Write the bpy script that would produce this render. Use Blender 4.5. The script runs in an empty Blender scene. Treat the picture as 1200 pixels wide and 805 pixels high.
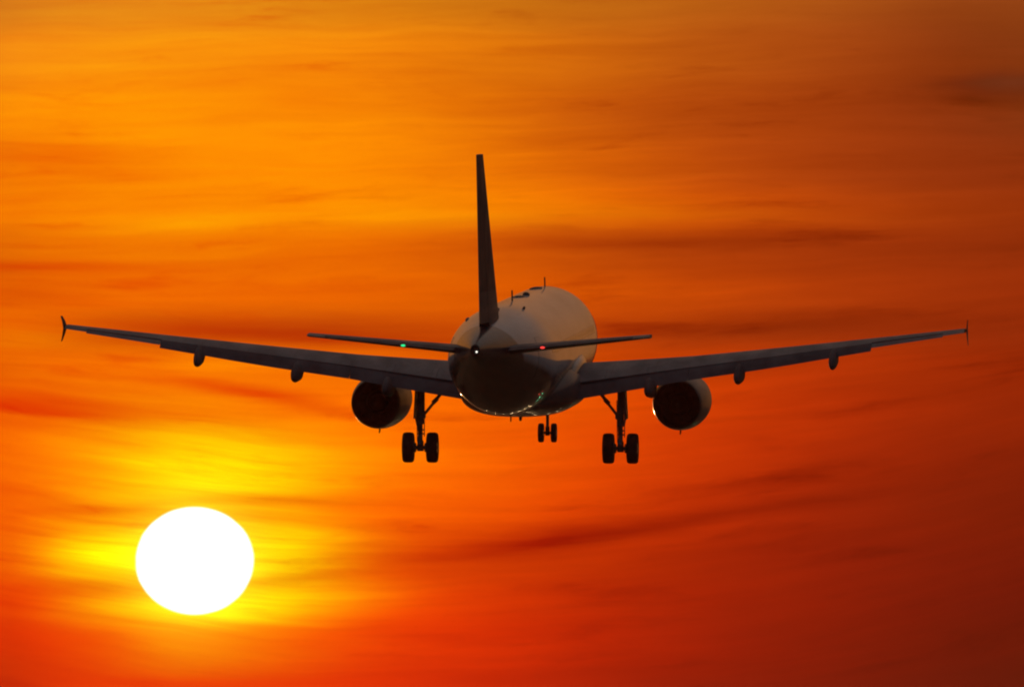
import bpy, bmesh, math, random
from mathutils import Vector, Matrix

R = math.radians
random.seed(7)
scene = bpy.context.scene

# ------------------------------------------------------------------ camera
HF = 1200 / 4.9128              # the photograph is 1200 units of 1/244.26 degree wide
EC = 2.2                        # elevation of the middle of the frame, degrees
CAM_Z = 1.7
DIST = 450.0                    # airliner's distance
cam = bpy.data.cameras.new('camera')
cam_ob = bpy.data.objects.new('camera', cam)
scene.collection.objects.link(cam_ob)
cam.sensor_width = 36.0
cam.lens = 18.0 / math.tan(R(4.9128 / 2))
cam.clip_start = 1.0
cam.clip_end = 300000.0
cam_ob.location = (0, 0, CAM_Z)
cam_ob.rotation_euler = (R(90 + EC), 0, 0)
scene.camera = cam_ob


def deg(u, v):                  # a place in the sky, as (azimuth, elevation) in degrees
    return ((u - 600) / HF, EC - (v - 402.5) / HF)


SUN_AZ, SUN_EL = deg(228, 657)

# ------------------------------------------------------------------ view
scene.view_settings.view_transform = 'Standard'
scene.view_settings.look = 'None'
scene.view_settings.exposure = 0.0
scene.view_settings.gamma = 1.0
scene.view_settings.use_curve_mapping = False
scene.render.engine = 'CYCLES'
scene.cycles.filter_width = 2.1
scene.cycles.max_bounces = 8
scene.cycles.sample_clamp_indirect = 20.0

# ------------------------------------------------------------------ world: sunset sky
world = bpy.data.worlds.new('World')
scene.world = world
world.use_nodes = True
WT = world.node_tree
for n in list(WT.nodes):
    WT.nodes.remove(n)


class E:                        # small expression builder for math nodes
    def __init__(self, s):
        self.s = s

    @staticmethod
    def op(kind, *args):
        n = WT.nodes.new('ShaderNodeMath')
        n.operation = kind
        for i, a in enumerate(args):
            if isinstance(a, E):
                WT.links.new(a.s, n.inputs[i])
            else:
                n.inputs[i].default_value = float(a)
        return E(n.outputs[0])

    def __add__(a, b): return E.op('ADD', a, b)
    def __radd__(a, b): return E.op('ADD', b, a)
    def __sub__(a, b): return E.op('SUBTRACT', a, b)
    def __rsub__(a, b): return E.op('SUBTRACT', b, a)
    def __mul__(a, b): return E.op('MULTIPLY', a, b)
    def __rmul__(a, b): return E.op('MULTIPLY', b, a)
    def __truediv__(a, b): return E.op('DIVIDE', a, b)


def eexp(x): return E.op('EXPONENT', x)


def smooth(x, a, b):
    n = WT.nodes.new('ShaderNodeMapRange')
    n.interpolation_type = 'SMOOTHSTEP'
    WT.links.new(x.s, n.inputs[0])
    n.inputs[1].default_value = a
    n.inputs[2].default_value = b
    return E(n.outputs[0])


def vec(x, y, z):
    n = WT.nodes.new('ShaderNodeCombineXYZ')
    for i, a in enumerate((x, y, z)):
        if isinstance(a, E):
            WT.links.new(a.s, n.inputs[i])
        else:
            n.inputs[i].default_value = float(a)
    return n.outputs[0]


def noise(x, y, z, scale=1.0, detail=5.0, rough=0.55, dist=0.0):
    n = WT.nodes.new('ShaderNodeTexNoise')
    WT.links.new(vec(x, y, z), n.inputs['Vector'])
    n.inputs['Scale'].default_value = scale
    n.inputs['Detail'].default_value = detail
    n.inputs['Roughness'].default_value = rough
    n.inputs['Distortion'].default_value = dist
    return E(n.outputs[0]) - 0.5


def mixc(f, a, b, kind='MIX'):
    n = WT.nodes.new('ShaderNodeMix')
    n.data_type = 'RGBA'
    n.blend_type = kind
    n.clamp_factor = False
    if isinstance(f, E):
        WT.links.new(f.s, n.inputs[0])
    else:
        n.inputs[0].default_value = f
    for i, c in ((6, a), (7, b)):
        if isinstance(c, tuple):
            n.inputs[i].default_value = (*c, 1)
        else:
            WT.links.new(c, n.inputs[i])
    return n.outputs[2]


def lin(c):
    out = []
    for v in c:
        v = v / 255
        out.append(v / 12.92 if v <= 0.04045 else ((v + 0.055) / 1.055) ** 2.4)
    return tuple(out)


tc = WT.nodes.new('ShaderNodeTexCoord')
sep = WT.nodes.new('ShaderNodeSeparateXYZ')
WT.links.new(tc.outputs['Generated'], sep.inputs[0])
dx, dy, dz = (E(o) for o in sep.outputs)
az = E.op('ARCTAN2', dx, dy) * (180 / math.pi)
el = E.op('ARCSINE', dz) * (180 / math.pi)
U = az * HF + 600.0             # azimuth and elevation in 1/244 degree steps
V = 402.5 - (el - EC) * HF

# cloud veils: thin, nearly level sheets
w1 = noise(U / 420, V / 110, 3.1, 1.0, 3, 0.5)
w2 = noise(U / 330, V / 60, 11.7, 1.0, 4, 0.55)
bend = (U - 560) * (U - 560) * smooth(V, 230, 520) * 0.00019
slope = V + (U - 600) * 0.025 + bend + w1 * 46
st1 = noise(U / 460, slope / 42, 5.3, 1.0, 6, 0.55)
st2 = noise(U / 200, slope / 11, 9.9, 1.0, 5, 0.6)
st3 = noise(U / 900, slope / 90, 21.0, 1.0, 4, 0.5)
fine = noise(U / 60, V / 14, 2.0, 1.0, 4, 0.6)
Up = U + w2 * 130 + st1 * 60
Vp = V + w1 * 34 + st1 * 30

US = [0, 60, 140, 228, 330, 430, 540, 660, 800, 950, 1080, 1200]
ROWS = [
    (-140, [(170,105,25),(175,108,22),(180,108,20),(178,106,20),(175,102,20),(165,95,20),(150,88,20),(135,78,20),(115,65,20),(100,52,20),(85,42,18),(75,35,16)]),
    (0,   [(208,124,22),(220,132,20),(226,138,20),(226,138,18),(218,130,16),(212,122,14),(203,116,14),(190,106,16),(176,90,16),(160,76,16),(142,62,16),(118,44,14)]),
    (60,  [(244,138,12),(246,142,10),(248,146,8),(246,142,8),(243,136,8),(240,132,8),(232,124,8),(210,105,10),(182,84,14),(160,66,14),(136,50,14),(108,36,14)]),
    (130, [(252,142,0),(255,146,0),(255,148,0),(252,144,2),(250,140,2),(248,136,2),(236,120,4),(210,96,8),(178,72,12),(158,58,12),(128,42,12),(104,34,12)]),
    (200, [(244,124,0),(244,124,0),(250,134,0),(255,140,0),(255,142,0),(255,140,0),(248,128,2),(226,104,4),(190,74,8),(160,56,10),(140,46,10),(126,38,10)]),
    (245, [(248,130,0),(250,134,0),(255,142,0),(255,146,0),(255,142,0),(255,146,0),(255,136,0),(244,116,2),(214,84,4),(184,66,8),(156,52,8),(138,42,8)]),
    (290, [(220,100,2),(232,108,0),(238,114,0),(240,118,0),(238,114,0),(236,110,0),(228,102,2),(200,82,6),(176,62,8),(160,52,8),(146,44,8),(132,38,8)]),
    (345, [(226,94,0),(232,98,0),(240,106,0),(240,106,0),(236,102,0),(232,98,0),(224,92,0),(214,84,2),(196,68,4),(170,54,6),(152,44,6),(136,36,6)]),
    (385, [(236,100,0),(232,96,0),(206,82,2),(196,74,2),(190,70,4),(194,72,2),(210,80,2),(196,66,4),(160,50,6),(140,40,6),(140,38,6),(134,34,6)]),
    (430, [(228,92,0),(242,106,0),(250,116,0),(252,118,0),(246,112,0),(238,102,0),(228,88,0),(216,74,0),(200,60,2),(180,48,4),(160,40,4),(146,34,4)]),
    (480, [(236,92,0),(236,96,0),(236,110,0),(250,138,0),(250,124,0),(254,118,0),(244,102,0),(226,80,0),(202,56,2),(172,42,4),(146,34,4),(128,28,4)]),
    (530, [(244,98,0),(252,114,0),(255,152,0),(255,204,0),(255,178,0),(255,124,0),(248,102,0),(228,76,0),(198,50,2),(160,36,4),(128,26,4),(112,22,4)]),
    (600, [(246,92,0),(252,120,0),(255,170,0),(255,190,0),(255,168,0),(252,100,0),(238,84,0),(218,62,0),(184,42,2),(148,30,4),(122,24,4),(106,20,4)]),
    (655, [(246,84,0),(255,140,0),(255,222,0),(255,240,0),(255,205,0),(250,96,0),(214,62,0),(192,46,0),(166,34,2),(136,24,4),(116,20,4),(98,16,4)]),
    (705, [(236,62,0),(250,88,0),(255,160,0),(255,204,0),(255,155,0),(252,78,0),(226,58,0),(194,40,0),(160,28,2),(132,22,3),(110,18,4),(92,14,4)]),
    (745, [(222,50,0),(240,62,0),(252,96,0),(255,150,0),(255,108,0),(246,64,0),(222,46,0),(186,32,0),(152,24,2),(126,20,3),(104,16,3),(86,13,3)]),
    (805, [(196,38,0),(216,44,0),(232,54,0),(238,60,0),(234,54,0),(222,44,0),(204,36,0),(172,26,0),(138,20,2),(114,16,2),(92,13,3),(74,11,3)]),
    (960, [(140,30,2),(150,32,2),(160,36,2),(160,38,2),(158,34,2),(150,30,2),(138,26,2),(118,20,2),(96,16,2),(80,14,2),(66,12,3),(52,10,3)]),
]
# the same fall-off continues to the left of the sun as to its right
UL, UR = -1000.0, 1250.0
posU = (Up - UL) / (UR - UL)
col = None
for i, (v, cols) in enumerate(ROWS):
    rp = WT.nodes.new('ShaderNodeValToRGB')
    rp.color_ramp.interpolation = 'B_SPLINE'
    WT.links.new(posU.s, rp.inputs[0])
    els = rp.color_ramp.elements
    pts = [(-900, cols[-1]), (-500, cols[-3]), (-260, tuple((a + b) / 2 for a, b in zip(cols[0], cols[-4])))] + list(zip(US, cols))
    while len(els) < len(pts):
        els.new(1.0)
    for e_, (u, c) in zip(els, pts):
        e_.position = (u - UL) / (UR - UL)
    for e_, (u, c) in zip(els, pts):
        d = 0.92 if v < 470 and u > 500 else (0.96 if v < 470 else 0.985)
        e_.color = (*lin((c[0] * d, c[1] * d, c[2])), 1)
    if col is None:
        col = rp.outputs[0]
    else:
        col = mixc(smooth(Vp, ROWS[i - 1][0], v), col, rp.outputs[0])


def blob(u, v, su, sv, tilt=0.0, wob=0.0):   # soft elongated cloud bank centred on a sky direction
    a = U - u
    b = V - v + a * tilt
    if wob:
        b = b + st1 * wob + w2 * wob
    return eexp(((a / su) * (a / su) + (b / sv) * (b / sv)) * -1.0)


dark = (blob(1185, 97, 85, 17, 0.0, 40) * 0.95
        + blob(1170, 40, 120, 46, 0.0, 70) * 0.34
        + blob(640, 630, 160, 17, 0.14, 26) * 0.42
        + blob(850, 606, 240, 10, 0.13, 20) * 0.34 + blob(880, 570, 200, 12, 0.10, 30) * 0.20
        + blob(760, 286, 260, 12, 0.04, 26) * 0.34
        + blob(330, 388, 190, 13, -0.02, 26) * 0.46 + blob(900, 380, 260, 11, 0.02, 22) * 0.26
        + blob(60, 182, 110, 26, -0.05, 40) * 0.20
        + blob(40, 313, 120, 6, 0.0, 12) * 0.34
        + blob(40, 478, 130, 13, -0.10, 34) * 0.40 + blob(200, 447, 130, 9, -0.12, 26) * 0.24
        + blob(330, 470, 90, 11, -0.20, 30) * 0.40
        + blob(140, 594, 110, 6, 0.05, 10) * 0.20
        + blob(310, 588, 110, 8, 0.0, 14) * 0.26
        + blob(90, 686, 90, 11, 0.0, 16) * 0.34
        + blob(350, 676, 90, 8, 0.10, 10) * 0.24
        + blob(700, 110, 300, 26, 0.0, 50) * 0.12
        + blob(480, 740, 90, 10, -0.08, 18) * 0.20)
lite = (blob(250, 566, 90, 22, 0.0, 22) * 0.40 + blob(215, 262, 90, 9, 0.05, 14) * 0.30
        + blob(500, 258, 160, 13, 0.0, 20) * 0.16
        + blob(760, 246, 160, 10, -0.03, 16) * 0.14
        + blob(40, 398, 90, 12, 0.0, 16) * 0.16
        + blob(240, 430, 130, 13, 0.1, 20) * 0.10
        + blob(240, 545, 120, 24, 0.0, 30) * 0.28
        + blob(112, 645, 62, 26, 0.0, 16) * 0.85
        + blob(340, 634, 80, 20, 0.06, 14) * 0.55
        + blob(330, 700, 110, 12, 0.06, 16) * 0.34
        + blob(130, 712, 70, 12, 0.0, 16) * 0.20
        + blob(240, 722, 100, 15, 0.0, 10) * 0.75 + blob(350, 700, 90, 16, 0.0, 10) * 0.3)
st4 = noise(U / 520, (slope + w2 * 14) / 19, 31.0, 1.0, 5, 0.6)
st5 = noise((U + w1 * 160) / 210, (slope + w2 * 40) / 34, 47.0, 1.0, 7, 0.62)
st6 = noise(U / 90, (slope + st5 * 20) / 13, 63.0, 1.0, 5, 0.65)
wisp = smooth(st5, 0.03, 0.26)
near = eexp(((U - 228) * (U - 228) / (330.0 * 330.0) + (V - 640) * (V - 640) / (150.0 * 150.0)) * -1.0)
shade = st1 * 0.50 + st2 * 0.36 + st4 * (0.30 + near * 0.75) + st3 * 0.35 + st6 * 0.12 + fine * 0.07 - wisp * 0.34 + 0.03 - dark + lite * 0.35
gain_r = E.op('MAXIMUM', shade * (smooth(U, 150, 850) * 0.62 + 0.28) + 1.0, 0.12)
gain_g = E.op('MAXIMUM', shade * 1.35 + 1.0, 0.10)
vein = mixc(1.0, col, vec(gain_r, gain_g, gain_g), 'MULTIPLY')
glowv = E.op('MAXIMUM', lite * (0.75 + st1 * 1.2 + st4 * 2.2 - dark * 1.2), 0.0)
glow = mixc(1.0, vein, mixc(glowv, (0, 0, 0), (0.10, 0.30, 0.0)), 'ADD')
# dark cloud banks are greyer than the lit veil
ashy = blob(1190, 96, 70, 15, 0.0, 26) * 0.65
glow = mixc(ashy, glow, (0.070, 0.012, 0.010))
# yellow bloom in the air right round the disc
rad = st1 * 0.05 + st2 * 0.02 + E.op('SQRT', E.op('POWER', (U - 228) / 68.0, 2.0) + E.op('POWER', (V - 657) / 62.0, 2.0))
halo = E.op('MAXIMUM', eexp((rad - 1.0) * -3.4) * (0.95 + st1 * 0.8 + st4 * 1.6 - dark * 1.3), 0.0)
glow = mixc(1.0, glow, mixc(E.op('MINIMUM', halo, 1.0), (0, 0, 0), (0.30, 0.26, 0.012)), 'ADD')

# the rest of the sky dome: warm haze round the sunset, dim dusk grey overhead and behind
theta = E.op('ARCCOSINE', E.op('MINIMUM', dy * 1.0, 1.0)) * (180 / math.pi)
wide = mixc(eexp(theta / -26.0), (0.022, 0.016, 0.019), (0.62, 0.22, 0.035))
wide = mixc(smooth(el, 2.0, 26.0) * 0.85, wide, mixc(smooth(theta, 20, 120), (0.150, 0.126, 0.112), (0.088, 0.089, 0.104)))
wide = mixc(smooth(el, 0.0, -3.0), wide, (0.012, 0.008, 0.008))
full = mixc(smooth(theta, 3.6, 8.5), glow, wide)
disc = 1.0 - smooth(rad, 0.955, 1.045)
full = mixc(disc, full, (2.6, 2.5, 2.3))

sky = WT.nodes.new('ShaderNodeTexSky')
sky.sky_type = 'NISHITA'
sky.sun_disc = False
sky.sun_elevation = R(SUN_EL)
sky.sun_rotation = R(SUN_AZ)
sky.air_density = 2.0
sky.dust_density = 3.0
bg1 = WT.nodes.new('ShaderNodeBackground')
bg2 = WT.nodes.new('ShaderNodeBackground')
WT.links.new(sky.outputs[0], bg1.inputs[0])
bg1.inputs[1].default_value = 0.02
WT.links.new(full, bg2.inputs[0])
bg2.inputs[1].default_value = 1.0
addn = WT.nodes.new('ShaderNodeAddShader')
wout = WT.nodes.new('ShaderNodeOutputWorld')
WT.links.new(bg1.outputs[0], addn.inputs[0])
WT.links.new(bg2.outputs[0], addn.inputs[1])
WT.links.new(addn.outputs[0], wout.inputs[0])

# ------------------------------------------------------------------ sun
sun = bpy.data.lights.new('sun', 'SUN')
sun.energy = 1.0
sun.angle = R(0.53)
sun.color = (1.0, 0.40, 0.12)
sun_ob = bpy.data.objects.new('sun', sun)
scene.collection.objects.link(sun_ob)
sd = Vector((math.sin(R(SUN_AZ)) * math.cos(R(SUN_EL)), math.cos(R(SUN_AZ)) * math.cos(R(SUN_EL)), math.sin(R(SUN_EL))))
sun_ob.rotation_euler = sd.to_track_quat('Z', 'Y').to_euler()
sun_ob.location = (0, 0, 60)


# ------------------------------------------------------------------ materials
def material(name, base, rough=0.5, metallic=0.0, coat=0.0, coat_rough=0.08, noise_amt=0.12, noise_scale=1.2,
             grime=(0.5, 0.45, 0.4), bump=0.0, stretch=(1, 0.25, 1), emit=None, lines=None, shaded_belly=None, spec=None):
    m = bpy.data.materials.new(name)
    m.use_nodes = True
    nt = m.node_tree
    b = nt.nodes['Principled BSDF']
    b.inputs['Roughness'].default_value = rough
    b.inputs['Metallic'].default_value = metallic
    b.inputs['Coat Weight'].default_value = coat
    b.inputs['Coat Roughness'].default_value = coat_rough
    if spec is not None:
        b.inputs['Specular IOR Level'].default_value = spec
    if emit:
        b.inputs['Base Color'].default_value = (*base, 1)
        b.inputs['Emission Color'].default_value = (*base, 1)
        b.inputs['Emission Strength'].default_value = emit
        return m
    t = nt.nodes.new('ShaderNodeTexCoord')
    mp = nt.nodes.new('ShaderNodeMapping')
    mp.inputs['Scale'].default_value = stretch
    nt.links.new(t.outputs['Object'], mp.inputs[0])
    nz = nt.nodes.new('ShaderNodeTexNoise')
    nz.inputs['Scale'].default_value = noise_scale
    nz.inputs['Detail'].default_value = 7
    nz.inputs['Roughness'].default_value = 0.6
    nt.links.new(mp.outputs[0], nz.inputs['Vector'])
    mr = nt.nodes.new('ShaderNodeMapRange')
    mr.inputs[1].default_value = 0.35
    mr.inputs[2].default_value = 0.75
    mr.inputs[4].default_value = noise_amt * 3
    nt.links.new(nz.outputs[0], mr.inputs[0])
    mx = nt.nodes.new('ShaderNodeMix')
    mx.data_type = 'RGBA'
    mx.inputs[6].default_value = (*base, 1)
    mx.inputs[7].default_value = (base[0] * grime[0], base[1] * grime[1], base[2] * grime[2], 1)
    nt.links.new(mr.outputs[0], mx.inputs[0])
    cur = mx.outputs[2]
    if shaded_belly:                                 # dark belly paint with underside shade in its colour, rising towards the tail
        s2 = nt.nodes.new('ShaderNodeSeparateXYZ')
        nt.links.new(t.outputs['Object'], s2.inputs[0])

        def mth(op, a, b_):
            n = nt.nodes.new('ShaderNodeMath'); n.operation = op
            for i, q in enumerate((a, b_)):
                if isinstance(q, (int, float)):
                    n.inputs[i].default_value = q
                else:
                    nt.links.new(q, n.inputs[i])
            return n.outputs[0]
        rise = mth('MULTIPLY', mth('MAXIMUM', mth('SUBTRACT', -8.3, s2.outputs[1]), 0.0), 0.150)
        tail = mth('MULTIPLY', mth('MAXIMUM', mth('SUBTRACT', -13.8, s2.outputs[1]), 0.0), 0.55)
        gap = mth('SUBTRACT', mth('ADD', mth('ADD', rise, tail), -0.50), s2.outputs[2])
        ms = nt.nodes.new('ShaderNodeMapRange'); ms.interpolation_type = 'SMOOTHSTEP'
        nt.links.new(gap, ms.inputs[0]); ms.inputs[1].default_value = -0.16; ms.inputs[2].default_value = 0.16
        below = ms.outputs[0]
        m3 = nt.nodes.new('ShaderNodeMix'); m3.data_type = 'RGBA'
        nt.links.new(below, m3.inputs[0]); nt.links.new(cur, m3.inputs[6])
        m3.inputs[7].default_value = (*shaded_belly, 1)
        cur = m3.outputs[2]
    if lines:                                    # skin joints along the body, every `lines` metres
        sp = nt.nodes.new('ShaderNodeSeparateXYZ')
        nt.links.new(t.outputs['Object'], sp.inputs[0])
        pp = nt.nodes.new('ShaderNodeMath'); pp.operation = 'PINGPONG'
        nt.links.new(sp.outputs[lines[1]], pp.inputs[0]); pp.inputs[1].default_value = lines[0]
        lt = nt.nodes.new('ShaderNodeMath'); lt.operation = 'LESS_THAN'
        nt.links.new(pp.outputs[0], lt.inputs[0]); lt.inputs[1].default_value = lines[2]
        ml = nt.nodes.new('ShaderNodeMath'); ml.operation = 'MULTIPLY'
        nt.links.new(lt.outputs[0], ml.inputs[0]); ml.inputs[1].default_value = 0.45
        m2 = nt.nodes.new('ShaderNodeMix'); m2.data_type = 'RGBA'
        nt.links.new(ml.outputs[0], m2.inputs[0]); nt.links.new(cur, m2.inputs[6])
        m2.inputs[7].default_value = (base[0] * 0.35, base[1] * 0.33, base[2] * 0.32, 1)
        cur = m2.outputs[2]
    nt.links.new(cur, b.inputs['Base Color'])
    rr = nt.nodes.new('ShaderNodeMapRange')
    rr.inputs[1].default_value = 0.3
    rr.inputs[2].default_value = 0.7
    rr.inputs[3].default_value = rough * 0.85
    rr.inputs[4].default_value = min(1, rough * 1.25)
    nt.links.new(nz.outputs[0], rr.inputs[0])
    nt.links.new(rr.outputs[0], b.inputs['Roughness'])
    if bump:
        bp = nt.nodes.new('ShaderNodeBump')
        bp.inputs['Distance'].default_value = bump
        bp.inputs['Strength'].default_value = 1.0
        nt.links.new(nz.outputs[0], bp.inputs['Height'])
        nt.links.new(bp.outputs[0], b.inputs['Normal'])
    return m


M_WHITE = material('fuselage_paint', (0.53, 0.57, 0.63), 0.42, coat=0.6, coat_rough=0.07, shaded_belly=(0.055, 0.052, 0.056), spec=0.15, noise_amt=0.16, lines=(1.06, 1, 0.012), bump=0.0, noise_scale=0.8)
M_FAIR = material('fairing_paint', (0.10, 0.098, 0.105), 0.45, coat=0.22, coat_rough=0.07, spec=0.2, noise_amt=0.2)
M_WING = material('wing_grey_paint', (0.14, 0.132, 0.155), 0.5, noise_amt=0.22, stretch=(1, 0.3, 1), lines=(0.85, 0, 0.012))
M_FLAP = material('flap_grey_paint', (0.08, 0.074, 0.09), 0.68, noise_amt=0.25)
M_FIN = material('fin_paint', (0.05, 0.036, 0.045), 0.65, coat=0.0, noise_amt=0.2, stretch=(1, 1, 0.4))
M_FINLOW = material('fin_root_paint', (0.10, 0.085, 0.095), 0.6, coat=0.0, noise_amt=0.2)
M_NAC = material('nacelle_paint', (0.13, 0.13, 0.14), 0.5, coat=0.12, coat_rough=0.1, noise_amt=0.2)
M_DUCT = material('exhaust_duct_metal', (0.34, 0.28, 0.25), 0.5, metallic=0.3, noise_amt=0.3, noise_scale=3)
M_METAL = material('bare_metal', (0.42, 0.40, 0.38), 0.32, metallic=0.9, noise_amt=0.2)
M_STRUT = material('gear_strut_paint', (0.16, 0.16, 0.16), 0.5, noise_amt=0.3, noise_scale=4)
M_TYRE = material('tyre_rubber', (0.022, 0.021, 0.021), 0.8, noise_amt=0.3, noise_scale=5)
M_DARK = material('dark_trim', (0.03, 0.028, 0.03), 0.5, noise_amt=0.2)
M_GLASS = material('window_glass', (0.035, 0.035, 0.04), 0.12, coat=0.5, noise_amt=0.1)
M_LWHITE = material('white_lamp', (1.0, 0.93, 0.80), emit=1.8)
M_LGREEN = material('green_lamp', (0.03, 1.0, 0.32), emit=1.1)
M_LRED = material('red_lamp', (1.0, 0.05, 0.04), emit=1.5)

# ------------------------------------------------------------------ ground
gm = bpy.data.meshes.new('ground')
G = 20000.0
rings = [0, 30, 80, 200, 500, 1200, 3000, 8000, G]
bm = bmesh.new()
prev = [bm.verts.new((0, 0, 0))]
NA = 48
for r in rings[1:]:
    cur = [bm.verts.new((r * math.cos(2 * math.pi * k / NA), r * math.sin(2 * math.pi * k / NA), 0)) for k in range(NA)]
    for k in range(NA):
        j = (k + 1) % NA
        if len(prev) == 1:
            bm.faces.new((prev[0], cur[k], cur[j]))
        else:
            bm.faces.new((prev[k], cur[k], cur[j], prev[j]))
    prev = cur
bm.to_mesh(gm)
bm.free()
ground = bpy.data.objects.new('ground', gm)
scene.collection.objects.link(ground)
ground['kind'] = 'structure'
gm.materials.append(material('airfield_grass', (0.055, 0.06, 0.028), 0.95, noise_amt=0.25, noise_scale=0.06, stretch=(1, 1, 1)))

# ------------------------------------------------------------------ low haze added to lift dark tones, sunset glow put into its colour
hm = bpy.data.materials.new('lift_haze')
hm.use_nodes = True
for n in list(hm.node_tree.nodes):
    if n.type == 'BSDF_PRINCIPLED':
        hm.node_tree.nodes.remove(n)
hv = hm.node_tree.nodes.new('ShaderNodeVolumePrincipled')
hv.inputs['Color'].default_value = (0.95, 0.30, 0.24, 1)
hv.inputs['Density'].default_value = 0.000032
hv.inputs['Anisotropy'].default_value = 0.5
hm.node_tree.links.new(hv.outputs[0], hm.node_tree.nodes['Material Output'].inputs['Volume'])
bm = bmesh.new()
bmesh.ops.create_cube(bm, size=1.0)
bmesh.ops.scale(bm, vec=(41000, 41000, 33.0), verts=bm.verts)
bmesh.ops.translate(bm, vec=(0, 0, 33.0 / 2 - 1.0), verts=bm.verts)
hme = bpy.data.meshes.new('haze')
bm.to_mesh(hme)
bm.free()
hme.materials.append(hm)
haze = bpy.data.objects.new('haze', hme)
scene.collection.objects.link(haze)
haze['kind'] = 'stuff'

# ------------------------------------------------------------------ mesh helpers
# body frame: x to the right wing, y towards the nose, z up; s = metres aft of the nose
S0 = 17.7


def P(x, s, z):
    return Vector((x, S0 - s, z))


def finish(bm, name, mats, parent, smooth=True, auto=40):
    me = bpy.data.meshes.new(name)
    bmesh.ops.recalc_face_normals(bm, faces=bm.faces)
    bm.to_mesh(me)
    bm.free()
    for m in (mats if isinstance(mats, (list, tuple)) else [mats]):
        me.materials.append(m)
    if smooth:
        for p in me.polygons:
            p.use_smooth = True
        me.set_sharp_from_angle(angle=R(auto))
    o = bpy.data.objects.new(name, me)
    scene.collection.objects.link(o)
    if parent:
        o.parent = parent
    return o


def loft(bm, rings, cap=True, closed=True, mat=0):
    vs = [[bm.verts.new(p) for p in r] for r in rings]
    n = len(rings[0])
    for a, b in zip(vs, vs[1:]):
        for k in range(n if closed else n - 1):
            j = (k + 1) % n
            f = bm.faces.new((a[k], a[j], b[j], b[k]))
            f.material_index = mat
    if cap and closed:
        for r in (vs[0], vs[-1]):
            f = bm.faces.new(r)
            f.material_index = mat
    return vs


def tube(bm, a, b, r1, r2=None, n=16, mat=0):
    a, b = Vector(a), Vector(b)
    r2 = r1 if r2 is None else r2
    d = (b - a).normalized()
    u = d.orthogonal().normalized()
    w = d.cross(u)
    rg = []
    for p, r in ((a, r1), (b, r2)):
        rg.append([p + (u * math.cos(t) + w * math.sin(t)) * r for t in (2 * math.pi * k / n for k in range(n))])
    loft(bm, rg, mat=mat)


def box(bm, c, size, rot=None, bevel=0.0, mat=0):
    r = bmesh.ops.create_cube(bm, size=1.0)
    vs = r['verts']
    bmesh.ops.scale(bm, vec=size, verts=vs)
    if rot is not None:
        bmesh.ops.rotate(bm, cent=(0, 0, 0), matrix=rot, verts=vs)
    bmesh.ops.translate(bm, vec=c, verts=vs)
    fs = {f for v in vs for f in v.link_faces}
    for f in fs:
        f.material_index = mat
    if bevel:
        es = {e for v in vs for e in v.link_edges}
        bmesh.ops.bevel(bm, geom=list(es), offset=bevel, segments=2, affect='EDGES')


def revolve(bm, centre, prof, n=48, squash=1.0, mats=None):   # prof: (s, r) along the body axis
    rg = []
    for s, r in prof:
        rg.append([P(centre[0] + r * math.cos(t), s, centre[1] + r * math.sin(t) * squash) for t in (2 * math.pi * k / n for k in range(n))])
    vs = [[bm.verts.new(p) for p in r] for r in rg]
    for i, (a, b) in enumerate(zip(vs, vs[1:])):
        for k in range(n):
            j = (k + 1) % n
            f = bm.faces.new((a[k], a[j], b[j], b[k]))
            if mats:
                f.material_index = mats[i]
    return vs


def foil_pts(tc, camber=0.02, a=0.0, b=1.0, n=22):
    """closed outline of an airfoil between chord fractions a and b: upper from b to a, then lower back"""
    def half(x):
        return 5 * tc * (0.2969 * math.sqrt(max(x, 0)) - 0.126 * x - 0.3516 * x * x + 0.2843 * x ** 3 - 0.1036 * x ** 4)

    def cam_(x):
        return camber * 4 * x * (1 - x)
    xs = [a + (b - a) * (1 - math.cos(math.pi * k / n)) / 2 for k in range(n + 1)]
    up = [(x, cam_(x) + half(x)) for x in reversed(xs)]
    lo = [(x, cam_(x) - half(x)) for x in xs]
    if a == 0:
        lo = lo[1:]
    return up + lo


def foil_ring(x, s, z, chord, tc, twist=0.0, camber=0.02, a=0.0, b=1.0, vertical=False):
    out = []
    ct, st_ = math.cos(R(twist)), math.sin(R(twist))
    for cx, cz in foil_pts(tc, camber, a, b):
        ds = chord * (cx * ct + cz * st_)
        dz_ = chord * (cz * ct - cx * st_)
        if vertical:
            out.append(P(x + dz_, s + ds, z))
        else:
            out.append(P(x, s + ds, z + dz_))
    return out


def lerp(a, b, t):
    return a + (b - a) * t


# ------------------------------------------------------------------ airliner
plane = bpy.data.objects.new('airliner', None)
scene.collection.objects.link(plane)
plane.empty_display_size = 4
plane['label'] = 'twin-engine jet airliner seen from behind, landing gear down, silhouetted against the orange sunset sky'
plane['category'] = 'airplane'
pa, pe = deg(610.0, 412.5)
plane.location = (DIST * math.sin(R(pa)), DIST * math.cos(R(pa)), CAM_Z + DIST * math.tan(R(pe)))
plane.rotation_euler = (R(4.55), R(0.45), R(-4.8))

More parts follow.
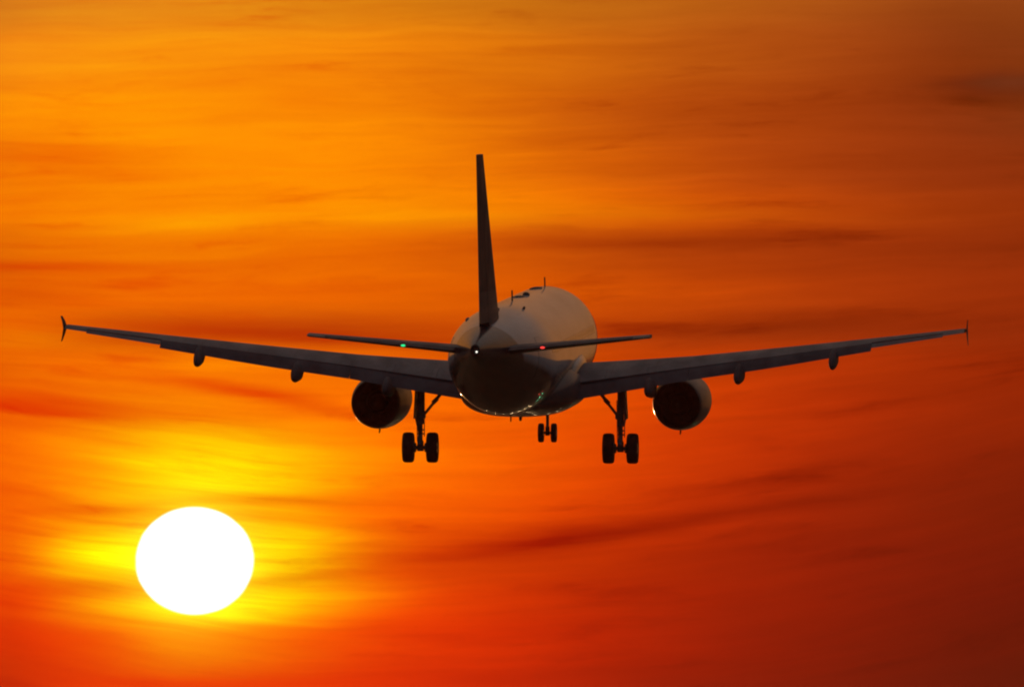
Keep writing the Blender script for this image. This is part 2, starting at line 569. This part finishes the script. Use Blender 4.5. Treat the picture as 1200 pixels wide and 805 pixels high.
# ---- fuselage
FS = [  # s, half width, half height, centre z
    (0.0, 0.03, 0.03, -0.60), (0.10, 0.30, 0.28, -0.59), (0.35, 0.56, 0.52, -0.56), (0.9, 0.92, 0.86, -0.50),
    (1.6, 1.22, 1.16, -0.40), (2.4, 1.48, 1.46, -0.27), (3.3, 1.70, 1.74, -0.14), (4.4, 1.87, 1.94, -0.05),
    (5.6, 1.96, 2.05, -0.01), (6.8, 1.975, 2.07, 0.0), (12.0, 1.975, 2.07, 0.0), (18.0, 1.975, 2.07, 0.0),
    (24.0, 1.975, 2.07, 0.0), (25.6, 1.965, 2.03, 0.03), (27.2, 1.90, 1.90, 0.12), (28.8, 1.74, 1.69, 0.25),
    (30.6, 1.47, 1.41, 0.42), (32.4, 1.16, 1.12, 0.59), (34.1, 0.84, 0.83, 0.73), (35.6, 0.55, 0.58, 0.82),
    (36.8, 0.31, 0.36, 0.87), (37.4, 0.18, 0.22, 0.885)]


def fus(s):
    s = max(FS[0][0], min(FS[-1][0], s))
    for i in range(len(FS) - 1):
        if FS[i][0] <= s <= FS[i + 1][0]:
            break
    p1, p2 = FS[i], FS[i + 1]
    p0 = FS[i - 1] if i > 0 else p1
    p3 = FS[i + 2] if i + 2 < len(FS) else p2
    h = p2[0] - p1[0]
    t = (s - p1[0]) / h
    out = []
    for k in (1, 2, 3):
        m1 = (p2[k] - p0[k]) / max(1e-6, p2[0] - p0[0]) * h
        m2 = (p3[k] - p1[k]) / max(1e-6, p3[0] - p1[0]) * h
        t2, t3 = t * t, t * t * t
        out.append((2 * t3 - 3 * t2 + 1) * p1[k] + (t3 - 2 * t2 + t) * m1 + (-2 * t3 + 3 * t2) * p2[k] + (t3 - t2) * m2)
    return out


def fpoint(s, ang, off=0.0):        # ang from the top, positive to the right
    w, h, zc = fus(s)
    return P((w + off) * math.sin(ang), s, zc + (h + off) * math.cos(ang))


bm = bmesh.new()
ss = [0, .03, .08, .16, .28, .45, .7, 1.0, 1.4, 1.8, 2.3, 2.8, 3.3, 3.9, 4.5, 5.2, 6.0, 6.8] + [8 + i for i in range(16)]
ss += [23.5 + 0.5 * i for i in range(28)] + [37.4]
NF = 72
loft(bm, [[fpoint(s, 2 * math.pi * k / NF) for k in range(NF)] for s in ss])
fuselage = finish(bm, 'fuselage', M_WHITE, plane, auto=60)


def patch(bm, s0, s1, a0, a1, off=0.004, ns=6, na=8, round_=False, mat=0):
    """a skin panel lying on the fuselage (own thickness), between stations and angles"""
    if round_:
        sc, ac = (s0 + s1) / 2, (a0 + a1) / 2
        n = 16
        top = [fpoint(sc + (s1 - s0) / 2 * math.cos(t), ac + (a1 - a0) / 2 * math.sin(t), off) for t in (2 * math.pi * k / n for k in range(n))]
        bot = [fpoint(sc + (s1 - s0) / 2 * math.cos(t), ac + (a1 - a0) / 2 * math.sin(t), -0.02) for t in (2 * math.pi * k / n for k in range(n))]
        loft(bm, [bot, top], mat=mat)
        return
    top = [[bm.verts.new(fpoint(lerp(s0, s1, i / ns), lerp(a0, a1, j / na), off)) for j in range(na + 1)] for i in range(ns + 1)]
    bot = [[bm.verts.new(fpoint(lerp(s0, s1, i / ns), lerp(a0, a1, j / na), -0.03)) for j in range(na + 1)] for i in range(ns + 1)]
    for g in (top, bot):
        for i in range(ns):
            for j in range(na):
                bm.faces.new((g[i][j], g[i + 1][j], g[i + 1][j + 1], g[i][j + 1])).material_index = mat
    ring_t = [top[0][j] for j in range(na + 1)] + [top[i][na] for i in range(1, ns + 1)] + [top[ns][j] for j in range(na - 1, -1, -1)] + [top[i][0] for i in range(ns - 1, 0, -1)]
    ring_b = [bot[0][j] for j in range(na + 1)] + [bot[i][na] for i in range(1, ns + 1)] + [bot[ns][j] for j in range(na - 1, -1, -1)] + [bot[i][0] for i in range(ns - 1, 0, -1)]
    n = len(ring_t)
    for k in range(n):
        j = (k + 1) % n
        bm.faces.new((ring_t[k], ring_t[j], ring_b[j], ring_b[k])).material_index = mat


for side in (1, -1):
    for k in range(38):
        s = 6.6 + 0.533 * k
        bm = bmesh.new()
        patch(bm, s - 0.115, s + 0.115, side * (R(90) - 0.30), side * (R(90) - 0.135), 0.004, round_=True)
        finish(bm, 'cabin_window', M_GLASS, fuselage, smooth=False)
    for s0 in (4.35, 28.6):
        bm = bmesh.new()
        patch(bm, s0 - 0.012, s0 + 0.832, side * R(63.1), side * R(117.9), 0.004, mat=0)
        patch(bm, s0, s0 + 0.82, side * R(63.5), side * R(117.5), 0.010, mat=1)
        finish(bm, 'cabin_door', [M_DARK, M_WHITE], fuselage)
    bm = bmesh.new()
    for a in (10, 32, 54):
        patch(bm, 1.72 + a * 0.004, 2.32 + a * 0.006, side * R(a - 8), side * R(a + 10), 0.008)
    finish(bm, 'cockpit_window', M_GLASS, fuselage)

# tail cone end with the exhaust of the auxiliary unit
bm = bmesh.new()
w, h, zc = fus(37.4)
rg = []
for s, r in ((37.28, 1.06), (37.5, 0.93), (37.56, 0.80), (37.5, 0.66), (37.1, 0.6)):
    rg.append([P(w * r * math.cos(t), s, zc + h * r * math.sin(t)) for t in (2 * math.pi * k / 28 for k in range(28))])
loft(bm, rg)
finish(bm, 'tail_cone_exhaust', M_TYRE, fuselage)

# blade antennas and low domes on the spine and under the belly


def blade(s, ang, h, chord, sweep, name='antenna', r=0.02):
    bm = bmesh.new()
    base = fpoint(s, ang, -0.03)
    up = Vector((math.sin(ang), 0, math.cos(ang)))
    rg = []
    for f in (0, 0.5, 0.9, 1.0):
        c = chord * lerp(1, 0.45, f) * (0.7 if f == 1.0 else 1)
        o = base + up * (h + 0.03) * f + Vector((0, -sweep * f, 0))
        side_ = Vector((math.cos(ang), 0, -math.sin(ang)))
        rg.append([o + Vector((0, c / 2 * math.cos(t), 0)) + side_ * r * math.sin(t) for t in (2 * math.pi * k / 14 for k in range(14))])
    loft(bm, rg)
    return finish(bm, name, M_DARK, fuselage)


blade(6.4, 0, 0.36, 0.34, 0.16, r=0.026)
blade(21.4, 0, 0.40, 0.40, 0.18, r=0.028)
blade(21.9, math.pi, 0.34, 0.3, 0.14, r=0.026)


def dome(s, ang, ls, wa, h, name='antenna_dome', m=None):
    bm = bmesh.new()
    n = 20
    rg = []
    for q, f in ((1.0, -0.02), (0.96, h * 0.4), (0.75, h * 0.8), (0.4, h), (0.05, h)):
        rg.append([fpoint(s + ls / 2 * q * math.cos(t), ang + wa / 2 * q * math.sin(t), f) for t in (2 * math.pi * k / n for k in range(n))])
    loft(bm, rg)
    return finish(bm, name, m or M_DARK, fuselage)


dome(17.4, R(-3), 1.2, R(14), 0.05)
dome(15.6, R(1), 0.5, R(8), 0.11)
dome(8.6, R(-5), 1.0, R(15), 0.06)
dome(27.6, R(-38), 1.5, R(5), 0.05)
dome(25.2, R(22), 0.4, R(3), 0.10)

# ---- belly fairing
bm = bmesh.new()
BF = [(9.7, .7, .35, -1.72), (10.4, 1.3, .62, -1.62), (11.4, 1.82, .85, -1.52), (12.6, 2.16, 1.0, -1.44), (14.0, 2.27, 1.05, -1.40),
      (16.0, 2.30, 1.06, -1.38), (18.0, 2.28, 1.05, -1.38), (19.2, 2.16, .98, -1.40), (20.3, 1.90, .84, -1.44), (21.4, 1.5, .62, -1.52), (22.4, .9, .30, -1.76)]
rg = []
for s, w, h, zc in BF:
    ring = []
    for k in range(48):
        t = 2 * math.pi * k / 48
        c, d = math.cos(t), math.sin(t)
        e = 0.80
        ring.append(P(w * math.copysign(abs(c) ** e, c), s, zc + h * math.copysign(abs(d) ** e, d)))
    rg.append(ring)
loft(bm, rg)
belly = finish(bm, 'belly_fairing', M_FAIR, plane, auto=60)
bm = bmesh.new()
tube(bm, P(0.0, 17.6, -2.40), P(0.0, 17.7, -2.58), 0.07, 0.05)
finish(bm, 'beacon_light', M_DARK, belly)

# ---- wings


def wing_geo(y):
    le = 11.75 + (y - 1.5) * 0.515
    te = 18.75 if y <= 6.4 else lerp(18.75, 21.25, (y - 6.4) / (16.9 - 6.4))
    z = -0.98 + (y - 2.4) * 0.130 + 0.0006 * (y - 2.4) * (y - 9.9)
    tc = lerp(0.150, 0.115, min(1, (y - 1.5) / 5)) if y < 6.5 else lerp(0.115, 0.105, (y - 6.5) / 10.5)
    tw = lerp(4.1, 2.9, min(1, max(0, y - 1.5) / 8.0)) if y < 9.5 else lerp(2.9, 0.8, (y - 9.5) / 7.4)
    return le, te - le, z, tc, tw


def wring(side, y, a=0.0, b=1.0, camber=0.018):
    le, c, z, tc, tw = wing_geo(y)
    return foil_ring(side * y, le, z, c, tc, tw, camber, a, b)


def hinge(y, f, dzf=0.0):           # a point on the chord line at fraction f
    le, c, z, tc, tw = wing_geo(y)
    return le + c * f * math.cos(R(tw)), z - c * f * math.sin(R(tw)) + dzf * c


def flap_ring(side, y, f, dz0, cf, defl, tc=0.13, camber=0.02):
    le, c, z, t_, tw = wing_geo(y)
    s, zz = hinge(y, f, dz0)
    return foil_ring(side * y, s, zz, c * cf, tc, tw + defl, camber)


for side in (1, -1):
    bm = bmesh.new()
    ys = [1.2, 2.0, 3.0, 4.0, 5.2, 6.4, 7.5, 9, 10.5, 12, 13.35]
    loft(bm, [wring(side, y, 0, 0.77) for y in ys])
    loft(bm, [wring(side, y, 0, 0.77) for y in (13.35, 14.5, 16.1)])
    loft(bm, [wring(side, y, 0, 1.0) for y in (16.1, 16.6, 16.90)])
    wing = finish(bm, 'wing', M_WING, plane, auto=35)
    # spoilers lie on the upper surface and end over the flap slot
    for y0, y1 in ((2.02, 3.2), (3.2, 4.8), (4.8, 6.4), (6.4, 8.1), (8.1, 9.8), (9.8, 11.5), (11.5, 13.38)):
        bm = bmesh.new()
        rgs = []
        for y in (y0 + 0.008, y1 - 0.008):
            le, c, z, tc, tw = wing_geo(y)
            pts = foil_pts(tc, 0.018, 0.0, 1.0, 60)
            up = [p for p in pts[:61] if 0.60 <= p[0] <= 0.835]
            up = up[::-1]
            o1 = [(p[0], p[1] + 0.003) for p in up]
            o2 = [(p[0], p[1] - (0.012 if p[0] < 0.78 else 0.006)) for p in reversed(up)]
            ct, st_ = math.cos(R(tw)), math.sin(R(tw))
            rgs.append([P(side * y, le + c * (a * ct + b * st_), z + c * (b * ct - a * st_)) for a, b in o1 + o2])
        loft(bm, rgs)
        finish(bm, 'spoiler', M_WING, wing, auto=35)
    # flaps, lowered
    for y0, y1 in ((2.15, 6.385), (6.40, 13.38)):
        bm = bmesh.new()
        ys = [lerp(y0, y1, t) for t in (0, .2, .4, .6, .8, 1)]
        loft(bm, [flap_ring(side, y, 0.80, 0.022, lerp(0.18, 0.26, min(1, max(0, y - 2) / 8)), 21, 0.14) for y in ys])
        finish(bm, 'flap', M_FLAP, wing, auto=35)
    bm = bmesh.new()
    loft(bm, [flap_ring(side, y, 0.775, 0.012, 0.25, 9, 0.14, 0.0) for y in (13.395, 14.7, 16.09)])
    finish(bm, 'aileron', M_WING, wing, auto=35)
    # slats, drooped ahead of the leading edge
    for y0, y1 in ((2.3, 5.1), (6.5, 9.0), (9.05, 11.5), (11.55, 14.0), (14.05, 16.4)):
        bm = bmesh.new()
        rgs = []
        for y in (y0, (y0 + y1) / 2, y1):
            le, c, z, tc, tw = wing_geo(y)
            cc = min(c, 4.0)
            rgs.append(foil_ring(side * y, le - 0.075 * cc, z - 0.050 * cc, 0.17 * cc, 0.20, tw - 22 + 0, 0.10))
        loft(bm, rgs)
        finish(bm, 'slat', M_METAL, wing, auto=35)
    # flap track fairings: canoes hanging below and behind the flaps
    for y, wd, ln, dp in ((4.95, 0.19, 1.0, 0.10), (8.35, 0.19, 1.0, 0.26), (11.95, 0.17, 0.9, 0.31)):
        le, c, z, tc, tw = wing_geo(y)
        s0, z0 = hinge(y, 0.42, -0.05)
        s1, z1 = hinge(y, 0.80, -0.07)
        s2, z2 = hinge(y, 1.0, -0.06)
        path = [(s0, z0, 0.10, 0.10), (lerp(s0, s1, .35), lerp(z0, z1, .35) - .10 * ln, .75, .7), (s1, z1 - .14 * ln, 1, 1),
                (s2 - .10, z2 - 0.20 * dp / .36, 1.0, 1.0), (s2 + .40, z2 - 0.27 * dp / .36, .92, .85), (s2 + .75, z2 - 0.33 * dp / .36, .70, .60),
                (s2 + .95, z2 - .37 * dp / .36, .42, .36), (s2 + 1.02, z2 - .38 * dp / .36, .10, .10)]
        bm = bmesh.new()
        rgs = []
        for s, zz, wr, hr in path:
            rgs.append([P(side * y + wd * wr * math.cos(t), s, zz + 0.30 * hr * (math.sin(t) if math.sin(t) < 0 else 1.5 * math.sin(t))) for t in (2 * math.pi * k / 20 for k in range(20))])
        loft(bm, rgs)
        finish(bm, 'flap_track_fairing', M_FLAP, wing, auto=60)
    # wingtip fence: an arrow-shaped plate above and below the tip
    le, c, z, tc, tw = wing_geo(16.98)
    bm = bmesh.new()
    zt = z - 0.02
    rgs = []
    for dz_, sa, sb, out in ((-0.50, 0.95, 1.45, 0.10), (-0.25, 0.45, 1.45, 0.06), (0.0, 0.02, 1.5, 0.03), (0.25, 0.50, 1.60, 0.05), (0.46, 1.05, 1.72, 0.09)):
        rgs.append(foil_ring(side * (16.94 + out), le + sa, zt + dz_, (sb - sa) * 0.85, 0.032, 0, 0, vertical=True))
    loft(bm, rgs)
    finish(bm, 'wingtip_fence', M_FIN, wing, auto=35)
    bm = bmesh.new()
    bmesh.ops.create_uvsphere(bm, u_segments=12, v_segments=8, radius=0.05, matrix=Matrix.Translation(P(side * 16.93, le + 0.25, z)))
    finish(bm, 'tip_light', M_GLASS, wing)
    # wing root fillet on the fuselage side
    bm = bmesh.new()
    rgs = []
    for s, w_, h_, z_ in ((11.0, .05, .05, -.95), (12.0, .20, .32, -.80), (13.2, .30, .48, -.72), (15.0, .30, .46, -.80), (17.0, .26, .36, -.98), (18.6, .18, .24, -1.15), (19.6, .05, .05, -1.25)):
        rgs.append([P(side * (1.86 + w_ * math.cos(t)), s, z_ + h_ * math.sin(t)) for t in (2 * math.pi * k / 24 for k in range(24))])
    loft(bm, rgs)
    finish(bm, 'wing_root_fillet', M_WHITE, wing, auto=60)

    # ---- engine
    ex, ez = side * 5.75, -2.08
    eng = bmesh.new()
    outer = [(11.35, 0.0), (11.35, 0.80), (10.75, 0.82), (10.45, 0.86), (10.38, 0.92), (10.45, 0.98), (10.75, 1.05), (11.4, 1.10),
             (12.4, 1.115), (13.2, 1.10), (14.0, 1.06), (14.8, 0.985), (15.3, 0.925), (15.32, 0.900), (15.28, 0.885)]
    mats = [1, 1, 1, 2, 2, 2, 0, 0, 0, 0, 0, 0, 0, 1]
    revolve(eng, (ex, ez), [(s, max(r * 0.965, 0.002)) for s, r in outer], mats=mats)
    nac = finish(eng, 'engine_nacelle', [M_NAC, M_DUCT, M_METAL], plane, auto=50)
    bm = bmesh.new()
    revolve(bm, (ex, ez), [(15.28, 0.852), (14.8, 0.83), (14.1, 0.81), (13.6, 0.78), (13.55, 0.52), (13.56, 0.50), (14.35, 0.46), (14.37, 0.44), (13.9, 0.40), (13.88, 0.30)])
    finish(bm, 'exhaust_duct', M_DUCT, nac, auto=50)
    bm = bmesh.new()
    revolve(bm, (ex, ez), [(13.7, 0.30), (14.2, 0.31), (14.7, 0.24), (15.0, 0.14), (15.1, 0.06), (15.12, 0.004)])
    finish(bm, 'exhaust_cone', M_METAL, nac, auto=50)
    bm = bmesh.new()                       # mixer lobes seen inside the nozzle
    for k in range(12):
        a = 2 * math.pi * k / 12 + 0.1
        c0 = P(ex + 0.64 * math.cos(a), 13.75, ez + 0.64 * math.sin(a))
        box(bm, c0, (0.035, 0.5, 0.34), Matrix.Rotation(-(a - math.pi / 2), 3, 'Y'))
    finish(bm, 'guide_vanes', M_DUCT, nac, smooth=False)
    bm = bmesh.new()                       # fan blades behind the inlet
    for k in range(22):
        a = 2 * math.pi * k / 22
        c0 = P(ex + 0.52 * math.cos(a), 11.2, ez + 0.52 * math.sin(a))
        box(bm, c0, (0.14, 0.02, 0.54), Matrix.Rotation(-(a - math.pi / 2), 3, 'Y') @ Matrix.Rotation(R(35), 3, 'Z'))
    finish(bm, 'fan', M_METAL, nac, smooth=False)
    bm = bmesh.new()                       # pylon
    rgs = []
    wy = wing_geo(5.75)
    for s, zt_, zb_, hw in ((11.2, -1.02, -1.15, .05), (12.2, -.74, -1.2, .17), (13.6, -.60, -1.2, .21), (14.8, -.62, -1.25, .21), (16.0, -.72, -1.20, .17), (17.1, -.80, -1.08, .08)):
        ring = []
        for k in range(16):
            t = 2 * math.pi * k / 16
            ring.append(P(ex + hw * math.cos(t), s, (zt_ + zb_) / 2 + (zt_ - zb_) / 2 * math.sin(t)))
        rgs.append(ring)
    loft(bm, rgs)
    finish(bm, 'pylon', M_FAIR, nac, auto=60)
    bm = bmesh.new()                       # drain mast under the cowl
    tube(bm, P(ex, 13.3, ez - 1.08), P(ex, 13.45, ez - 1.20), 0.035, 0.025, 10)
    finish(bm, 'drain_mast', M_DARK, nac)

    # ---- tailplane
    bm = bmesh.new()

    def tail_ring(y, a=0.0, b=1.0):
        le = 31.35 + (y - 0.6) * 0.62
        te = 35.0 + (y - 0.6) * 0.245
        return foil_ring(side * y, le, 0.66 + (y - 0.6) * 0.118, te - le, 0.095, -1.2, 0.0, a, b)
    loft(bm, [tail_ring(y, 0, 0.70) for y in (0.35, 1.0, 2.4, 4.0, 5.6)])
    loft(bm, [tail_ring(y, 0, 1.0) for y in (5.6, 6.0, 6.16)])
    loft(bm, [tail_ring(y, 0, 1.0) for y in (6.16, 6.22)])
    stab = finish(bm, 'horizontal_stabilizer', M_WING, plane, auto=35)
    bm = bmesh.new()
    loft(bm, [tail_ring(y, 0.708, 1.0) for y in (1.0, 2.4, 4.0, 5.58)])
    finish(bm, 'elevator', M_FLAP, stab, auto=35)
    ly = 2.28 if side > 0 else 2.78
    bm = bmesh.new()
    lz = 0.66 + (ly - 0.6) * 0.118 + 0.055
    ls = 35.0 + (ly - 0.6) * 0.245
    bmesh.ops.create_uvsphere(bm, u_segments=14, v_segments=10, radius=1.0, matrix=Matrix.Translation(P(side * ly, ls + 0.03, lz)) @ Matrix.Diagonal((0.085, 0.05, 0.038, 1)))
    lamp = finish(bm, 'red_light' if side > 0 else 'green_light', M_LRED if side > 0 else M_LGREEN, stab)

    # ---- main landing gear
    gx = side * 3.79
    bm = bmesh.new()
    wz = -3.62
    tube(bm, P(gx, 17.55, -1.05), P(gx, 17.66, -2.62), 0.135, 0.125)
    tube(bm, P(gx, 17.66, -2.58), P(gx, 17.665, -2.74), 0.15, 0.15)
    tube(bm, P(gx, 17.66, -2.70), P(gx, 17.7, wz - 0.05), 0.085, 0.085)
    tube(bm, P(gx, 17.69, -3.36), P(gx, 17.70, wz - .14), 0.12, 0.13)
    tube(bm, P(gx - 0.52, 17.7, wz), P(gx + 0.52, 17.7, wz), 0.075)
    for q in (-1, 1):
        tube(bm, P(gx + q * 0.16, 17.7, wz), P(gx + q * 0.26, 17.7, wz), 0.17, 0.19)
    # torque links behind the leg
    box(bm, P(gx, 17.98, -2.92), (0.16, 0.06, 0.56), Matrix.Rotation(R(38), 3, 'X'), 0.01)
    box(bm, P(gx, 17.98, -3.28), (0.16, 0.06, 0.52), Matrix.Rotation(R(-40), 3, 'X'), 0.01)
    # pipes and hoses
    tube(bm, P(gx + 0.15, 17.7, -1.5), P(gx + 0.16, 17.8, -3.2), 0.018, n=8)
    tube(bm, P(gx - 0.14, 17.75, -1.8), P(gx - 0.11, 17.8, -3.4), 0.016, n=8)
    box(bm, P(gx - side * 0.12, 17.7, -2.42), (0.16, 0.18, 0.2), None, 0.02)
    for zz in (-2.0, -2.3, -2.95, -3.1):
        box(bm, P(gx + 0.02, 17.72, zz), (0.30, 0.1, 0.05), None, 0.01)
    leg = finish(bm, 'main_landing_gear', M_STRUT, plane)
    bm = bmesh.new()
    tube(bm, P(gx - side * 0.10, 17.62, -2.42), P(gx - side * 0.55, 17.5, -1.86), 0.055)
    tube(bm, P(gx - side * 0.52, 17.5, -1.88), P(gx - side * 1.0, 17.35, -1.30), 0.065)
    tube(bm, P(gx - side * 0.45, 17.5, -1.95), P(gx - side * 0.62, 17.5, -1.78), 0.085)
    tube(bm, P(gx - side * 0.70, 17.45, -1.62), P(gx - side * 0.15, 17.5, -1.42), 0.03, n=10)
    finish(bm, 'side_brace', M_STRUT, leg)
    bm = bmesh.new()                       # gear door, fixed outboard of the leg
    box(bm, P(gx + side * 0.185, 17.55, -1.85), (0.045, 0.95, 1.35), Matrix.Rotation(R(side * -3), 3, 'Y'), 0.012)
    box(bm, P(gx + side * 0.15, 17.60, -2.62), (0.04, 0.60, 0.36), Matrix.Rotation(R(side * 12), 3, 'Y'), 0.012)
    finish(bm, 'gear_door', M_STRUT, leg)

    def wheel(bm, x, s, z, r, w):
        prof = [(-0.42, 0.40), (-0.46, 0.62), (-0.50, 0.78), (-0.48, 0.90), (-0.38, 0.972), (-0.2, 1.0), (0.2, 1.0), (0.38, 0.972), (0.48, 0.90), (0.50, 0.78), (0.46, 0.62), (0.42, 0.40)]
        n = 44
        rgs = [[P(x + px * w, s + pr * r * math.cos(t), z + pr * r * math.sin(t)) for t in (2 * math.pi * k / n for k in range(n))] for px, pr in prof]
        loft(bm, rgs)
        for q in (-1, 1):
            tube(bm, P(x + q * 0.2 * w, s, z), P(x + q * 0.44 * w, s, z), 0.42 * r, 0.34 * r, 24, mat=1)
            tube(bm, P(x + q * 0.2 * w, s, z), P(x + q * 0.52 * w, s, z), 0.15 * r, 0.12 * r, 16, mat=1)
    for q in (-1, 1):
        bm = bmesh.new()
        wheel(bm, gx + q * 0.455, 17.7, wz, 0.575, 0.425)
        finish(bm, 'wheel', [M_TYRE, M_METAL], leg, auto=50)

# ---- nose landing gear
bm = bmesh.new()
nz = -3.66
tube(bm, P(0, 4.95, -1.7), P(0, 5.05, -2.85), 0.10, 0.095)
tube(bm, P(0, 5.03, -2.75), P(0, 5.05, -2.90), 0.125)
tube(bm, P(0, 5.05, -2.85), P(0, 5.10, nz - .05), 0.06)
tube(bm, P(-0.3, 5.10, nz), P(0.3, 5.10, nz), 0.05)
tube(bm, P(0, 5.09, -3.42), P(0, 5.10, nz - .11), 0.085, 0.09)
box(bm, P(0, 5.22, -3.05), (0.10, 0.05, 0.42), Matrix.Rotation(R(30), 3, 'X'), 0.01)
box(bm, P(0, 5.22, -3.36), (0.10, 0.05, 0.36), Matrix.Rotation(R(-35), 3, 'X'), 0.01)
tube(bm, P(0, 4.2, -1.95), P(0, 5.0, -2.65), 0.05)
for zz in (-2.35, -2.6):
    tube(bm, P(-0.17, 5.0, zz), P(0.17, 5.0, zz), 0.055)
nleg = finish(bm, 'nose_landing_gear', M_STRUT, plane)
for q in (-1, 1):
    bm = bmesh.new()
    wheel(bm, q * 0.25, 5.10, nz, 0.372, 0.22)
    finish(bm, 'wheel', [M_TYRE, M_METAL], nleg, auto=50)
    bm = bmesh.new()
    box(bm, P(q * 0.24, 5.55, -2.20), (0.03, 0.85, 0.36), Matrix.Rotation(R(q * -6), 3, 'Y'), 0.01)
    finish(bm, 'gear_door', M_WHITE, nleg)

# ---- fin and rudder
bm = bmesh.new()


def fin_ring(z, a=0.0, b=1.0):
    f = (z - 1.5) / (7.95 - 1.5)
    le = lerp(29.3, 34.95, f)
    te = lerp(35.25, 37.0, f)
    return foil_ring(0, le, z, te - le, lerp(0.105, 0.10, f), 0, 0, a, b, vertical=True)


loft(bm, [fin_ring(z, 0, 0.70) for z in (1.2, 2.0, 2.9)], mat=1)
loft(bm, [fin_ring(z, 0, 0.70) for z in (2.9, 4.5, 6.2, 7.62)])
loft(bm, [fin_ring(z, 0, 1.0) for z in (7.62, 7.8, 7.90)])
# dorsal fillet
rgs = []
for s, h_, w_ in ((26.9, 0.02, .03), (28.2, .16, .09), (29.3, .42, .14), (30.4, 1.05, .15)):
    w0, h0, z0 = fus(s)
    rgs.append([P(w_ * math.cos(t), s, z0 + h0 - 0.05 + (h_ if math.sin(t) > 0 else 0.03) * math.sin(t)) for t in (2 * math.pi * k / 16 for k in range(16))])
loft(bm, rgs, mat=1)
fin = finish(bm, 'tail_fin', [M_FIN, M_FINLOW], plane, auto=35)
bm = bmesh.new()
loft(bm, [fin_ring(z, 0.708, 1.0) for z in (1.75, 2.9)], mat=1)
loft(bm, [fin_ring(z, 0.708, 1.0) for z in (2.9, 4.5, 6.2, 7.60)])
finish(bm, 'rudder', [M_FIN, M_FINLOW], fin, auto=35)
bm = bmesh.new()
bmesh.ops.create_uvsphere(bm, u_segments=12, v_segments=8, radius=0.034, matrix=Matrix.Translation(P(0.08, 37.68, 0.84)))
finish(bm, 'tail_light', M_LWHITE, fuselage)

# ------------------------------------------------------------------ runway light bars ahead of the airliner (mirrored in its belly)
M_RG = material('green_runway_lamp', (0.15, 1.0, 0.45), emit=60)
M_RW = material('warm_runway_lamp', (1.0, 0.66, 0.32), emit=75)
M_RR = material('red_runway_lamp', (1.0, 0.07, 0.04), emit=90)
for y, xs, mm, lab in (
        (585.0, [-7.0 + 3.5 * k for k in range(7)], [M_RW], 'long low bar of warm white runway lights on the grass ahead of the airliner'),
        (545.0, [4.0, 7.0, 10.0, 13.0], [M_RW], 'short bar of four warm white runway lights on the grass ahead of the airliner'),
        (548.0, [24.0, 28.0], [M_RR], 'pair of red runway lights beside the white bars'),
        (585.0, [20.0, 24.0, 28.0], [M_RG], 'short bar of green runway lights ending the long white row')):
    bm = bmesh.new()
    box(bm, ((xs[0] + xs[-1]) / 2, y, 0.12), (xs[-1] - xs[0] + 0.8, 0.16, 0.10), None, 0.02, 0)
    for x in xs:
        tube(bm, (x, y, 0.0), (x, y, 0.24), 0.06, n=10, mat=0)
    bar = finish(bm, 'runway_light_bar', [M_STRUT], None)
    bar['label'] = lab
    bar['category'] = 'runway lights'
    for x in xs:
        bm = bmesh.new()
        tube(bm, (x, y, 0.241), (x, y, 0.42), 0.30, 0.24, 20)
        finish(bm, 'lamp', mm, bar)
